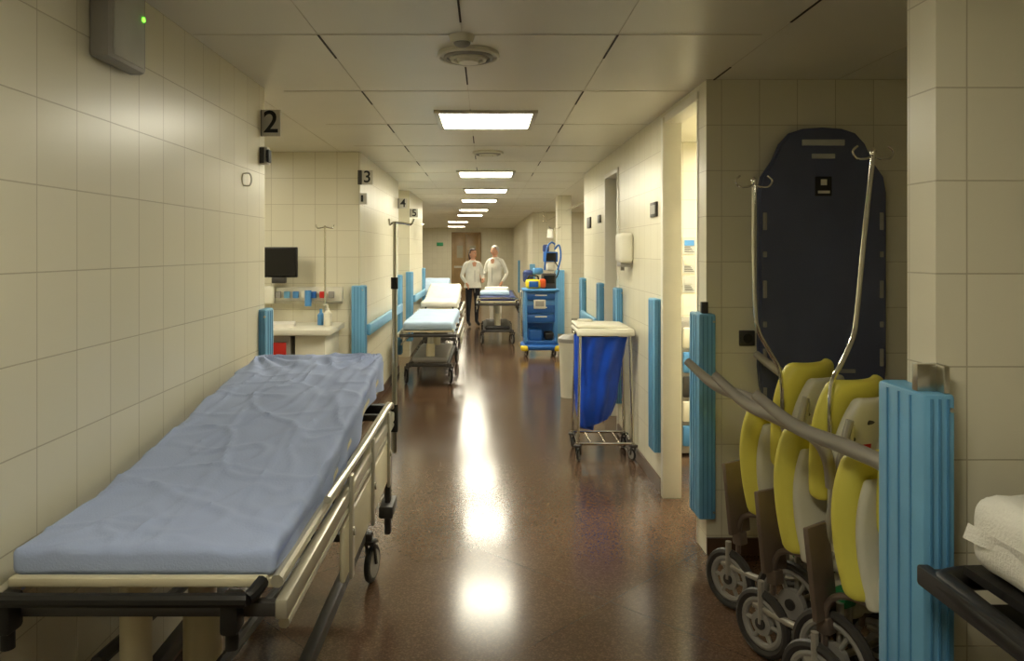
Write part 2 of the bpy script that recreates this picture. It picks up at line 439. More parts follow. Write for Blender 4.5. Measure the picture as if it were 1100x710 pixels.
b=B('soap_dispenser'); b.soft((1.105,5.95,1.62),(0.11,0.22,0.24),0.03,WHITEP); b.bb(1.06,1.15,5.87,6.03,1.47,1.51,GREY,0.01); b.cyl((1.09,5.95,1.47),(1.09,5.95,1.44),0.015,GREY); b.done()
b=B('door_plate_sign'); b.bb(1.145,1.16,5.02,5.2,1.83,1.93,DGREY,0.002); b.bb(1.143,1.146,5.04,5.18,1.85,1.91,GREY); b.done()
b=B('door_plate_sign'); b.bb(1.145,1.16,8.2,8.45,1.85,1.97,DGREY,0.002); b.done()
b=B('door_plate_sign'); b.bb(1.145,1.16,7.5,7.65,1.88,1.96,DGREY,0.002); b.done()
# posters in side room
b=B('wall_posters')
cols=[PAPERG,CARTL,CREAMP,PAPERG,ALU,YEL]
k=0
for i,z in enumerate((1.64,1.48,1.32)):
    for j,x in enumerate((1.69,1.84,2.0)):
        b.bb(x-0.055,x+0.055,6.19,6.197,z-0.07,z+0.07,PAPERG); b.bb(x-0.04,x+0.04,6.185,6.19,z+0.0,z+0.045,cols[(k*2+i+1)%6])
        for q in range(4): b.bb(x-0.04,x+0.04-0.01*q,6.187,6.19,z-0.055+q*0.013,z-0.05+q*0.013,DGREY)
        k+=1
b.done()
b=B('drawer_shelf_unit')
b.bb(1.5,2.2,5.8,6.15,0.02,1.05,GREY,0.005)
for i in range(5): b.bb(1.53,2.17,5.77,5.8,0.08+0.19*i,0.24+0.19*i,(CARTL,WHITEP,DGREY)[i%3],0.01)
b.done()
# ------------------------------------------------------------------ casters / stretchers
def caster(b,x,y,r,top,yaw=0,wheelm=BLACK,hub=GREY,w=0.03):
    s=math.sin(yaw);c=math.cos(yaw); off=r*0.35
    cx=x+off*-s; cy=y+off*c
    ax=Vector((c,s,0)); C=Vector((cx,cy,r+0.001))
    b.cyl(C-ax*w*0.5,C+ax*w*0.5,r*0.72,hub,n=20)
    b.torus(C,ax,r*0.84,r*0.16,wheelm,24,8)
    b.cyl(C-ax*w*0.3,C+ax*w*0.3,r*0.9,wheelm,n=24)
    for sg in(-1,1):
        p=C+ax*sg*(w*0.5+0.006); q=Vector((x,y,r*2+0.02))+ax*sg*(w*0.5+0.006)
        b.tube([p,(p+q)/2,q],0.008,DGREY,6,0)
    b.box((x,y,r*2+0.025),(w+0.03,w+0.03,0.02),DGREY,(0,0,yaw),0.005)
    b.cyl((x,y,r*2+0.02),(x,y,top),0.014,STEEL,n=12)
def wrink(x,y,seed,a):
    v=0.5*noise.noise(Vector((x*9+seed,y*2.2,seed)))+0.3*noise.noise(Vector((x*4+y*7,y*5-x*6,seed+3)))
    def rid(p,q,k): return max(0,1-abs(noise.noise(Vector(p)))*q)**k
    w=rid((x*3.0+y*2.4+seed,y*2.6-x*2,seed*2),9,1.5)
    w2=rid((x*5-y*2.4+seed,y*2.0+x*3,seed*4),10,1.5)
    w3=rid((x*9+seed,y*1.5,seed*5),10,1)
    w4=rid((x*2+seed,y*5,seed*6),11,1.3)
    return a*(v+0.6*w+0.5*w2+0.35*w3+0.4*w4)
def stretcher(name,xc,w,y0,L,zt,rise=0,sheet=SHEETB,brk=0.55,frame=ALU,col=CREAMP,mth=0.09,hang=True,wr=0.09,wm=BLACK,seed=1.0,platform=CREAMP,margin=0.05,rail=True,handles=True,wamp=0.006,res=0.03,rnd=0.38,cover=True,hangd=0.05):
    b=B(name)
    zf=zt-mth
    def prof(t):
        if rise==0 or t<brk: return 0.0
        u=(t-brk)/(1-brk); return rise*(u*u*(3-2*u)*0.25+u*0.75)
    def fn(p):
        t=(p.y+L/2)/L
        wv=wrink(p.x,p.y,seed,wamp)
        for sx in(-1,1):
            dx=p.x-sx*w/2; dy=p.y-L/2; r=math.hypot(dx,dy)
            if r<0.5: wv+=wamp*1.1*math.sin(math.atan2(dy,dx)*18)*max(0,1-r/0.5)*min(1,r*8)
        p=p.copy()
        p.z+= prof(t)+ (wv if p.z>0 else wv*0.2)
        if abs(p.x)>w/2-0.03: p.x+=0.008*noise.noise(Vector((p.y*9,p.z*8,seed)))*(1 if p.x>0 else -1)
        return p
    b.soft((xc,y0+L/2,zf+mth/2),(w,L,mth),mth*rnd,sheet,fn,res=res,er=4)
    if hang:
        for sg in(-1,1):
            def hf(u,v,sg=sg):
                y=y0+0.03+u*(L-0.05); t=(y-y0)/L
                d=(hangd+0.04*noise.noise(Vector((y*2.3,seed,sg)))+0.025*math.sin(y*5+1))*v
                return (xc+sg*(w/2+0.003+0.012*v*math.sin(y*19+seed*3+math.sin(y*7))),y,zf+mth*0.6+prof(t)-max(0,d)-0.02*v)
            b.surf(hf,120,6,sheet)
    n=14
    for i in range(n):
        t0=i/n;t1=(i+1)/n
        p0=Vector((xc,y0+L*t0,zf+prof(t0)-0.012)); p1=Vector((xc,y0+L*t1,zf+prof(t1)-0.012)); d=p1-p0
        b.box((p0+p1)/2,(w+0.0,d.length+0.004,0.02),platform,(math.atan2(d.z,d.y),0,0))
    zr=zf-0.055; xa=xc-w/2-margin; xb=xc+w/2+margin; ya=y0-0.05; yb=y0+L+0.08
    for x in(xa,xb):
        b.bb(x-0.016,x+0.016,ya,yb,zr-0.025,zr+0.025,frame,0.008)
    for y in(ya+0.02,y0+L*0.35,y0+L*0.65,yb-0.02): b.bb(xa,xb,y-0.015,y+0.015,zr-0.02,zr+0.015,DGREY,0.005)
    if rise>0:
        yy=y0+L*0.93; yk=y0+L*0.7
        for sg in(-1,1): b.cyl((xc+sg*(w/2-0.06),yk,zr),(xc+sg*(w/2-0.06),yy,zf+rise*0.9-0.03),0.012,STEEL,n=10)
    zb=0.24
    for ty in(0.2,0.78):
        y=y0+L*ty
        b.cyl((xc,y,zb),(xc,y,zb+(zr-zb)*0.6),0.055,col,n=24); b.cyl((xc,y,zb),(xc,y,zr),0.04,STEEL,n=24)
        b.bb(xc-w*0.35,xc+w*0.35,y-0.05,y+0.05,zr-0.05,zr-0.015,DGREY,0.008)
    for x in(xc-w*0.38,xc+w*0.38): b.bb(x-0.022,x+0.022,y0+L*0.06,y0+L*0.92,zb-0.035,zb+0.02,DGREY,0.01)
    if cover: b.soft((xc,y0+L*0.5,zb+0.03),(w*0.72,L*0.7,0.07),0.03,GREY if frame is ALU else DGREY,res=0.2)
    for x in(xc-w*0.44,xc+w*0.44):
        for y in(y0+L*0.08,y0+L*0.9): caster(b,x,y,wr,zb,yaw=0.3 if y<y0+L/2 else -0.2,wheelm=wm)
    for y in(y0+L*0.08,y0+L*0.9): b.bb(xc-w*0.46,xc+w*0.46,y-0.025,y+0.025,zb-0.03,zb+0.01,DGREY,0.008)
    if rail:
        for x,sg in((xb,1),(xa,-1)):
            for z in(zr-0.09,zr-0.17): b.tube([(x+sg*0.02,y0+L*0.25,z),(x+sg*0.02,y0+L*0.85,z)],0.011,frame,8,0)
            for t in(0.3,0.45,0.6,0.8): b.bb(x+sg*0.012-0.006,x+sg*0.012+0.006,y0+L*t-0.012,y0+L*t+0.012,zr-0.18,zr,frame)
    if handles:
        for x in(xc-w*0.33,xc+w*0.33):
            b.tube([(x,yb-0.02,zr),(x,yb+0.08,zr),(x,yb+0.1,zr+0.05),(x,yb+0.1,zr+0.17)],0.012,DGREY,8)
    return b,dict(zr=zr,xa=xa,xb=xb,ya=ya,yb=yb,zf=zf,prof=prof)
# near stretcher (left)
b,I=stretcher('hospital_stretcher',-0.84,0.645,1.82,1.94,0.87,0.205,SHEETB,brk=0.2,mth=0.07,hang=True,seed=2.3,margin=0.03,rail=False,wamp=0.013,res=0.012,rnd=0.3,cover=False,hangd=0.095,handles=False)
b.tube([(-1.2,1.80,0.80),(-1.19,1.745,0.785),(-1.1,1.735,0.785),(-0.62,1.735,0.785),(-0.56,1.745,0.785),(-0.54,1.80,0.80)],0.017,BLACK,10)
b.bb(-1.15,-0.53,1.79,1.815,0.79,0.812,CREAMP,0.004)
for x in(-1.13,-0.6): b.bb(x-0.022,x+0.022,1.73,1.79,0.70,0.79,BLACK,0.01); b.cyl((x,1.76,0.66),(x,1.76,0.71),0.016,BLACK)
for z,x,r in((0.80,-0.505,0.016),(0.755,-0.492,0.014),(0.70,-0.488,0.014)):
    b.tube([(x,1.80,z),(x,3.86,z)],r,ALU,10,0)
b.tube([(-0.49,2.3,0.83),(-0.475,2.9,0.835),(-0.475,3.65,0.835),(-0.48,3.8,0.80)],0.012,ALU,8)
b.bb(-0.492,-0.474,2.5,3.72,0.48,0.67,CREAMP,0.008)
for y in(2.6,3.1,3.6): b.bb(-0.475,-0.462,y-0.02,y+0.02,0.46,0.82,ALU,0.004); b.cyl((-0.465,y,0.62),(-0.455,y,0.62),0.014,STEEL)
b.bb(-0.52,-0.45,3.6,3.78,0.30,0.36,DGREY,0.01); b.bb(-0.5,-0.47,3.66,3.72,0.2,0.66,DGREY,0.008)
b.cyl((-0.93,1.98,0.1),(-0.93,1.98,0.74),0.04,CREAMP)
b.tube([(-1.02,1.95,0.52),(-1.02,3.3,0.40)],0.018,DGREY,8,0); b.tube([(-0.72,1.95,0.48),(-0.72,3.3,0.36)],0.018,DGREY,8,0)
b.bb(-1.0,-0.5,3.86,3.9,0.74,0.80,BLACK,0.012)
b.cyl((-0.475,3.87,0.55),(-0.475,3.87,1.42),0.013,STEEL); b.cyl((-0.475,3.87,1.4),(-0.475,3.87,1.46),0.019,BLACK); b.cyl((-0.475,3.87,1.45),(-0.475,3.87,1.75),0.009,CHROME)
b.cyl((-0.475,3.87,0.66),(-0.475,3.87,0.8),0.02,BLACK)
for sg,rr in((-1,0.3),(1,1)): b.tube([(-0.475,3.87,1.745),(-0.475+sg*0.05*rr,3.87,1.74),(-0.475+sg*0.085*rr,3.87,1.735),(-0.475+sg*0.1*rr,3.87,1.765)],0.005,CHROME,8)
b.done()
# other stretchers
b,I=stretcher('hospital_stretcher',-0.68,0.6,8.75,1.95,0.76,0.0,SHEETL,seed=5,mth=0.1,frame=ALU,cover=True); b.done()
b,I=stretcher('hospital_stretcher',-0.72,0.56,11.35,1.95,0.82,0.19,SHEETW,seed=7,mth=0.1,brk=0.4); b.done()
b,I=stretcher('hospital_stretcher',-1.05,0.56,14.1,1.95,0.85,0.16,SHEETL,seed=9,mth=0.1,brk=0.5); b.done()
b,I=stretcher('hospital_stretcher',0.20,0.6,12.5,1.95,0.83,0.0,NAVYM,seed=11,mth=0.08,hang=False,frame=DGREY)
b.soft((0.15,12.9,0.87),(0.5,0.5,0.07),0.03,SHEETL); b.soft((0.2,13.7,0.88),(0.45,0.35,0.1),0.04,SHEETW)
for z in(0.6,0.66,0.72): b.tube([(-0.16,12.7,z),(-0.16,14.2,z)],0.012,CHROME,8,0)
b.tube([(-0.1,12.42,0.76),(-0.1,12.35,0.8),(0.5,12.35,0.8),(0.5,12.42,0.76)],0.014,CHROME,8)
b.done()
# bed in the near right bay
b,I=stretcher('hospital_bed',1.51,0.80,-0.1,1.83,1.045,0.0,SHEETW,seed=15,mth=0.175,frame=BLACK,col=DGREY,platform=BLACK,margin=0.05,wr=0.08,rail=False,handles=False,rnd=0.3,wamp=0.003,hangd=0.02)
b.tube([(1.07,1.2,0.80),(1.07,1.66,0.82),(1.10,1.76,0.82),(1.3,1.78,0.82),(1.7,1.78,0.82),(1.93,1.75,0.82),(1.97,1.6,0.82)],0.028,BLACK,12)
b.bb(1.10,1.95,1.4,1.74,0.76,0.775,BLACK,0.005)
b.done()
# ------------------------------------------------------------------ spine board on its floor rack
b=B('patient_transfer_board')
half=[(0.0,2.235),(0.10,2.228),(0.17,2.205),(0.22,2.15),(0.26,2.06),(0.315,1.98),(0.33,1.90),(0.33,1.0),(0.32,0.9),(0.29,0.8),(0.27,0.72),(0.2,0.68),(0.0,0.68)]
out=[(x,z) for x,z in half]+[(-x,z) for x,z in reversed(half[1:-1])]
BYc=3.855
b.prism(out,0.045,BOARD,Matrix.Translation((1.735,BYc,0)),0.012)
PY=BYc-0.026
def slot(x,z,w_,h_,m=GREY): b.soft((1.735+x,PY,z),(w_,0.008,h_),min(w_,h_)*0.48,m,res=0.1)
slot(0,2.155,0.22,0.032,PAPERG); slot(0,2.085,0.12,0.026,PAPERG)
slot(0,1.93,0.085,0.10,BLACK); slot(0.0,1.90,0.06,0.02,WHITEP); slot(0.0,1.95,0.03,0.035,WHITEP)
b.bb(1.72,1.75,PY-0.008,PY,1.935,1.965,WHITEP); b.bb(1.705,1.765,PY-0.008,PY,1.893,1.907,WHITEP)
for sx in(-1,1):
    for z in(1.75,1.4,1.05,0.85): slot(sx*0.30,z,0.02,0.09,GREY)
    for z in(1.58,1.22): slot(sx*0.30,z,0.02,0.03,GREY)
slot(-0.1,0.98,0.13,0.02); slot(0.1,0.98,0.13,0.02); slot(0,0.93,0.2,0.02,GREY)
b.bb(1.5,1.97,3.81,3.90,0.65,0.68,STEEL,0.004); b.bb(1.5,1.97,3.81,3.82,0.65,0.72,STEEL,0.003)
for x in(1.54,1.93): b.cyl((x,3.86,0.0),(x,3.86,0.66),0.014,STEEL); b.bb(x-0.02,x+0.02,3.76,3.90,0.0,0.02,STEEL,0.004)
b.done()
b=B('wall_socket'); b.bb(1.33,1.41,3.9,3.92,1.1,1.18,DGREY,0.004); b.cyl((1.37,3.895,1.14),(1.37,3.901,1.14),0.025,INK); b.done()
# ------------------------------------------------------------------ transfer wheelchairs
def wheelchair(loc,yaw,polepts=None,lean=0.1):
    b=B('transfer_wheelchair')
    b.M=Matrix.Translation((loc[0],loc[1],0))@Matrix.Rotation(yaw,4,'Z')
    def padfn(curve,taper=0.32,cup=0.05):
        def f(p):
            q=p.copy(); q.x+=-curve*((p.z/0.28)**2)+cup*(p.y/0.2)**2
            q.y*=1-taper*max(0,p.z/0.24)**2.5
            return q
        return f
    b.soft((0.0,0,0.90),(0.06,0.37,0.45),0.028,YEL,padfn(0.03,0.35),(0,-lean,0),res=0.03)
    b.soft((-0.045,0.0,0.80),(0.04,0.34,0.54),0.018,SHELL,padfn(0.03,0.3,0.03),(0,-lean,0),res=0.03)
    for z in(0.58,0.63,0.68,0.73): b.soft((-0.070,0,z),(0.012,0.2,0.014),0.005,GREY,None,(0,-lean,0))
    for sg in(-1,1):
        b.soft((-0.060,sg*0.13,0.79),(0.02,0.018,0.38),0.008,WHITEP,None,(0,-lean,0))
        for z in(0.64,0.92): b.ell((-0.075,sg*0.115,z),(0.006,0.008,0.008),DGREY)
    b.soft((-0.073,0.05,0.87),(0.006,0.06,0.05),0.002,RED,None,(0,-lean,0)); b.soft((-0.073,-0.05,0.87),(0.006,0.07,0.05),0.002,PAPER,None,(0,-lean,0))
    b.soft((-0.080,0,0.98),(0.03,0.13,0.03),0.012,DGREY,None,(0,-lean,0))
    b.soft((0.13,0,0.69),(0.07,0.42,0.48),0.032,YEL,padfn(0.05,0.2),(0,0.06,0),res=0.03)
    b.soft((0.08,0,0.64),(0.03,0.37,0.42),0.012,SHELL,padfn(0.05,0.2),(0,0.06,0),res=0.03)
    b.soft((0.0,0,0.49),(0.16,0.34,0.12),0.03,SHELL,res=0.1)
    for sg in(-1,1):
        b.tube([(-0.10,sg*0.17,1.0),(-0.07,sg*0.20,0.8),(-0.03,sg*0.21,0.5),(-0.03,sg*0.21,0.3),(0.05,sg*0.21,0.2),(0.30,sg*0.20,0.19)],0.014,ARMG,10)
        b.tube([(-0.06,sg*0.22,0.76),(-0.065,sg*0.24,0.86),(-0.02,sg*0.25,0.93),(0.12,sg*0.25,0.965),(0.30,sg*0.25,0.995),(0.47,sg*0.245,1.08)],[0.018,0.022,0.026,0.027,0.024,0.018],ARMG,12)
        b.tube([(0.02,sg*0.12,0.42),(0.2,sg*0.12,0.42),(0.27,sg*0.12,0.36),(0.28,sg*0.12,0.22)],0.012,BRONZE,8)
        b.box((0.30,sg*0.11,0.47),(0.022,0.13,0.32),BRONZE,(0,0.12,0),0.006)
        b.box((0.28,sg*0.11,0.29),(0.05,0.05,0.06),BRONZE,(0,0.1,0),0.008)
        for wx,R in((-0.09,0.158),(0.26,0.12)):
            yy=sg*(0.245 if wx<0 else 0.20)
            c=Vector((wx,yy,R+0.012)); ax=Vector((0,1,0))
            b.torus(c,ax,R-0.006,0.018,DGREY,36,8); b.torus(c,ax,R-0.032,0.014,GREY,32,8)
            b.cyl(c-ax*0.012,c+ax*0.012,R*0.38,GREY,n=20); b.cyl(c-ax*0.02,c+ax*0.02,0.022,DGREY,n=14)
            for k in range(6):
                t=k*PI/3; b.cyl(c+Vector((math.cos(t)*R*0.3,0,math.sin(t)*R*0.3)),c+Vector((math.cos(t)*(R-0.03),0,math.sin(t)*(R-0.03))),0.009,GREY,n=8)
            b.tube([(wx,sg*0.21,R+0.012),(wx,sg*0.21,0.36 if wx<0 else 0.30)],0.013,ARMG,8,0)
        b.box((-0.08,sg*0.17,0.37),(0.05,0.07,0.07),GREENM if sg>0 else DGREY,None,0.012)
        b.tube([(-0.08,sg*0.13,0.55),(-0.07,sg*0.13,0.4),(-0.08,sg*0.15,0.2)],0.012,ARMG,8)
    b.tube([(-0.09,-0.245,0.17),(-0.09,0.245,0.17)],0.012,STEEL,8,0)
    for z in(0.3,0.5): b.tube([(-0.03,-0.21,z),(-0.03,0.21,z)],0.012,ARMG,8,0)
    b.soft((-0.02,0,0.33),(0.12,0.24,0.14),0.03,SHELL,res=0.1)
    if polepts:
        b.M=Matrix.Identity(4)
        b.tube(polepts,0.0085,CHROME,10,5)
        px,py,pz=polepts[-1]
        for a in(0.1,PI+0.1):
            c,s=math.cos(a),math.sin(a)
            b.tube([(px,py,pz),(px+0.03*c,py+0.03*s,pz-0.012),(px+0.065*c,py+0.065*s,pz-0.01),(px+0.08*c,py+0.08*s,pz+0.015),(px+0.06*c,py+0.06*s,pz+0.035)],0.004,CHROME,8)
        b.ell((px,py,pz+0.01),(0.012,0.012,0.02),CHROME)
    return b.done()
wheelchair((1.40,3.22),math.radians(122),[(1.245,3.13,0.88),(1.235,3.12,1.08),(1.195,3.13,1.17),(1.15,3.14,1.26),(1.135,3.14,1.36),(1.13,3.14,1.6),(1.13,3.14,1.88)])
wheelchair((1.39,2.80),math.radians(118),[(1.25,2.71,0.88),(1.255,2.71,1.10),(1.30,2.72,1.19),(1.35,2.74,1.28),(1.37,2.75,1.37),(1.40,2.75,1.68),(1.43,2.75,1.95)])
wheelchair((1.44,2.44),math.radians(124))
# ------------------------------------------------------------------ linen hamper
b=B('linen_hamper_trolley')
cx,cy=0.91,5.85; hw=0.21;hl=0.19
for sx in(-1,1):
    for sy in(-1,1):
        b.tube([(cx+sx*hw,cy+sy*hl,0.12),(cx+sx*hw*0.95,cy+sy*hl*0.95,0.5),(cx+sx*hw*0.9,cy+sy*hl*0.9,0.96)],0.011,CHROME,10,0)
        caster(b,cx+sx*hw,cy+sy*hl,0.045,0.14,0.4*sx,w=0.022)
for z in(0.13,):
    b.tube([(cx-hw,cy-hl,z),(cx+hw,cy-hl,z),(cx+hw,cy+hl,z),(cx-hw,cy+hl,z)],0.011,CHROME,10,0,True)
    for x in(-0.11,0,0.11): b.tube([(cx+x,cy-hl,z),(cx+x,cy+hl,z)],0.006,CHROME,8,0)
b.tube([(cx-0.2,cy-0.17,0.95),(cx+0.2,cy-0.17,0.95),(cx+0.2,cy+0.17,0.95),(cx-0.2,cy+0.17,0.95)],0.011,CHROME,10,0,True)
b.soft((cx+0.0,cy,0.985),(0.44,0.40,0.035),0.015,WHITEP); b.soft((cx-0.02,cy+0.02,1.015),(0.40,0.36,0.03),0.014,WHITEP,None,(0.0,0.03,0))
b.bb(cx-0.22,cx+0.22,cy-0.205,cy-0.195,0.95,0.985,WHITEP,0.004); b.cyl((cx-0.12,cy+0.1,1.03),(cx-0.12,cy+0.1,1.05),0.06,WHITEP)
def bagf(u,v):
    t=2*PI*u; z=0.94-0.70*v
    rx=0.19*(1-0.25*v-0.42*max(0,v-0.75)**1.2*2); ry=0.16*(1-0.2*v-0.4*max(0,v-0.75)*2)
    wv=1+0.07*math.sin(t*9+2*v)*(1-0.3*v)+0.10*noise.noise(Vector((math.cos(t)*2,math.sin(t)*2,v*3)))
    if v>0.985: wv*=0.1
    p=4.0; c=math.cos(t);s_=math.sin(t); k=(abs(c)**p+abs(s_)**p)**(-1/p)
    k=k*(1-v)+v*1.0
    return (cx-0.05*v-0.01+rx*c*k*wv,cy-0.02+ry*s_*k*wv,z+0.05*v*math.cos(t))
b.surf(bagf,72,30,BAG)
b.done(angle=60)
b=B('waste_bin')
b.loft([(0.95,8.15,0,0.13,0.11),(0.95,8.15,0.55,0.15,0.13),(0.95,8.15,0.6,0.155,0.135)],WHITEP,24); b.loft([(0.95,8.15,0.6,0.16,0.145),(0.95,8.15,0.64,0.16,0.145),(0.95,8.15,0.68,0.11,0.1)],GREY,24); b.done()
# ------------------------------------------------------------------ emergency trolley with equipment
b=B('emergency_cart')
x0,x1,y0,y1=0.58,1.08,11.2,11.65
b.bb(x0,x1,y0,y1,0.18,0.24,CARTB,0.01)
for x in(x0+0.02,x1-0.02):
    for y in(y0+0.02,y1-0.02): b.bb(x-0.02,x+0.02,y-0.02,y+0.02,0.2,0.98,CARTL,0.006)
b.bb(x0+0.01,x1-0.01,y0+0.06,y1-0.01,0.5,0.98,CARTL,0.01)
b.bb(x0+0.01,x1-0.01,y1-0.03,y1-0.01,0.2,0.5,CARTB)
for i,(z,h) in enumerate(((0.52,0.13),(0.66,0.13),(0.86,0.1))):
    b.bb(x0+0.04,x1-0.04,y0+0.02,y0+0.06,z,z+h-0.015,CARTB,0.006); b.bb(x0+0.16,x1-0.16,y0+0.01,y0+0.022,z+h*0.55,z+h*0.55+0.018,WHITEP,0.004)
b.bb(x0+0.14,x0+0.32,y0+0.0,y0+0.06,0.72,0.86,WHITEP,0.01); b.bb(x0+0.165,x0+0.295,y0-0.004,y0+0.001,0.76,0.84,GREY,0.003)
b.soft((x0+0.17,y0+0.2,0.32),(0.2,0.3,0.17),0.03,CARTB); b.soft((x0+0.38,y0+0.2,0.30),(0.14,0.26,0.12),0.03,BLACK)
b.soft(((x0+x1)/2,(y0+y1)/2,0.14),(0.6,0.54,0.08),0.035,CARTB)
for sx in(x0-0.0,x1+0.0):
    for sy in(y0-0.0,y1): b.soft((sx,sy,0.13),(0.12,0.12,0.09),0.04,YELP)
b.soft(((x0+x1)/2,(y0+y1)/2,1.0),(0.56,0.5,0.04),0.018,CARTL)
for x in(x0+0.04,x1-0.04):
    for y in(y0+0.03,y1-0.05): caster(b,x,y,0.055,0.14,0.2)
b.tube([(x0-0.03,y0+0.05,0.3),(x0-0.04,y0+0.05,0.9),(x0-0.04,y1-0.05,0.9),(x0-0.03,y1-0.05,0.3)],0.013,CHROME,8)
b.soft((0.72,11.35,1.09),(0.24,0.22,0.14),0.05,YELP); b.soft((0.72,11.235,1.09),(0.14,0.03,0.09),0.01,CARTB)
b.tube([(0.64,11.35,1.15),(0.66,11.35,1.21),(0.78,11.35,1.21),(0.8,11.35,1.15)],0.012,BLACK,8)
b.soft((0.96,11.42,1.13),(0.22,0.2,0.24),0.02,DGREY); b.bb(0.88,1.04,11.31,11.322,1.1,1.22,SCREEN)
b.soft((0.65,11.5,1.2),(0.16,0.14,0.2),0.05,NAVYM); b.soft((0.86,11.3,1.10),(0.09,0.12,0.14),0.03,ORANGE)
b.cyl((1.07,11.6,0.9),(1.07,11.6,1.95),0.012,CHROME)
b.soft((1.0,11.55,1.5),(0.22,0.12,0.16),0.02,CARTB); b.bb(0.92,1.08,11.48,11.49,1.44,1.56,SCREEN); b.soft((0.93,11.55,1.63),(0.1,0.08,0.12),0.03,NAVYM)
b.soft((1.0,11.55,1.34),(0.14,0.12,0.12),0.03,WHITEP); b.soft((0.80,11.5,1.28),(0.16,0.14,0.1),0.03,CARTL)
b.tube([(1.07,11.58,1.7),(1.0,11.5,1.72),(0.93,11.45,1.6),(0.9,11.42,1.3)],0.014,CARTB,8)
b.tube([(1.07,11.58,1.62),(1.13,11.5,1.68),(1.15,11.45,1.5),(1.1,11.42,1.3)],0.014,CARTB,8)
b.tube([(1.05,11.5,1.45),(1.12,11.45,1.3),(1.05,11.4,1.15),(0.98,11.35,1.25)],0.01,BLACK,8)
b.tube([(1.07,11.6,1.93),(1.0,11.6,1.95),(0.98,11.6,1.98)],0.006,CHROME,8); b.tube([(1.07,11.6,1.93),(1.14,11.6,1.95),(1.16,11.6,1.98)],0.006,CHROME,8)
b.soft((1.0,11.6,1.86),(0.09,0.03,0.14),0.014,PAPER)
b.done()
b=B('medical_supply_cart')
b.bb(1.45,1.95,10.2,10.7,0.12,0.95,WHITEP,0.01)
for i in range(4): b.bb(1.48,1.92,10.185,10.2,0.18+0.19*i,0.34+0.19*i,CARTL,0.005)
for x in(1.5,1.9):
    for y in(10.25,10.65): caster(b,x,y,0.05,0.13)
b.done()
# ------------------------------------------------------------------ bay 2 contents
b=B('nurse_desk_cabinet')
b.bb(-2.1,-1.28,6.1,6.75,0.90,0.95,WHITEP,0.008)
b.bb(-2.05,-1.62,6.16,6.74,0.05,0.9,GREY,0.006); b.bb(-1.58,-1.33,6.16,6.74,0.05,0.9,WHITEP,0.006)
for i in range(4): b.bb(-2.02,-1.65,6.14,6.16,0.70-0.2*i,0.84-0.2*i,RED,0.008); b.bb(-1.9,-1.78,6.12,6.14,0.77-0.2*i,0.79-0.2*i,WHITEP)
b.done()
b=B('soap_bottle'); b.loft([(-1.36,6.4,0.951,0.035,0.035),(-1.36,6.4,1.06,0.035,0.035),(-1.36,6.4,1.085,0.015,0.015),(-1.36,6.4,1.1,0.015,0.015)],WHITEP,20); b.cyl((-1.36,6.4,1.1),(-1.36,6.4,1.14),0.006,WHITEP); b.cyl((-1.36,6.4,1.135),(-1.40,6.4,1.13),0.007,WHITEP); b.done()
b=B('soap_bottle'); b.loft([(-1.44,6.5,0.951,0.03,0.03),(-1.44,6.5,1.04,0.03,0.03),(-1.44,6.5,1.06,0.012,0.012),(-1.44,6.5,1.09,0.012,0.012)],CARTL,20); b.done()
b=B('paper_stack'); b.box((-1.75,6.4,0.965),(0.21,0.3,0.028),PAPER,(0,0,0.2)); b.done()
b=B('wall_monitor')
b.bb(-2.0,-1.68,6.62,6.66,1.36,1.63,BLACK,0.008); b.bb(-1.985,-1.695,6.612,6.62,1.375,1.615,SCREEN); b.bb(-1.88,-1.8,6.66,6.79,1.44,1.54,DGREY,0.006); b.bb(-1.9,-1.78,6.6,6.66,1.31,1.36,DGREY,0.005)
b.done()
b=B('bed_head_service_rail')
b.bb(-2.6,-1.30,6.74,6.8,1.13,1.27,WHITEP,0.008); b.bb(-2.6,-1.30,6.73,6.74,1.12,1.145,STEEL,0.003)
for i,m in enumerate((CARTB,GREY,BLUEG,CARTL,WHITEP,CARTB,RED,GREY)): b.bb(-1.98+i*0.08,-1.93+i*0.08,6.70,6.74,1.17,1.23,m,0.006)
b.soft((-1.95,6.69,1.2),(0.1,0.08,0.16),0.02,WHITEP); b.cyl((-1.6,6.7,1.1),(-1.6,6.7,1.24),0.03,CARTL)
b.done()
b=B('iv_pole')
b.cyl((-1.43,6.62,0.951),(-1.43,6.62,1.82),0.009,CHROME); b.cyl((-1.43,6.62,0.951),(-1.43,6.62,0.965),0.05,STEEL)
for sg in(-1,1): b.tube([(-1.43,6.62,1.81),(-1.43+sg*0.04,6.62,1.8),(-1.43+sg*0.07,6.62,1.8),(-1.43+sg*0.08,6.62,1.83)],0.005,CHROME,8)
b.done()
b=B('bay_curtain_rail'); b.tube([(1.3,9.0,2.25),(1.35,17.4,2.25)],0.012,CHROME,8,0)
for y in(9.2,12.9,17.2): b.cyl((1.33,y,2.25),(1.33,y,2.499),0.008,CHROME)
b.done()
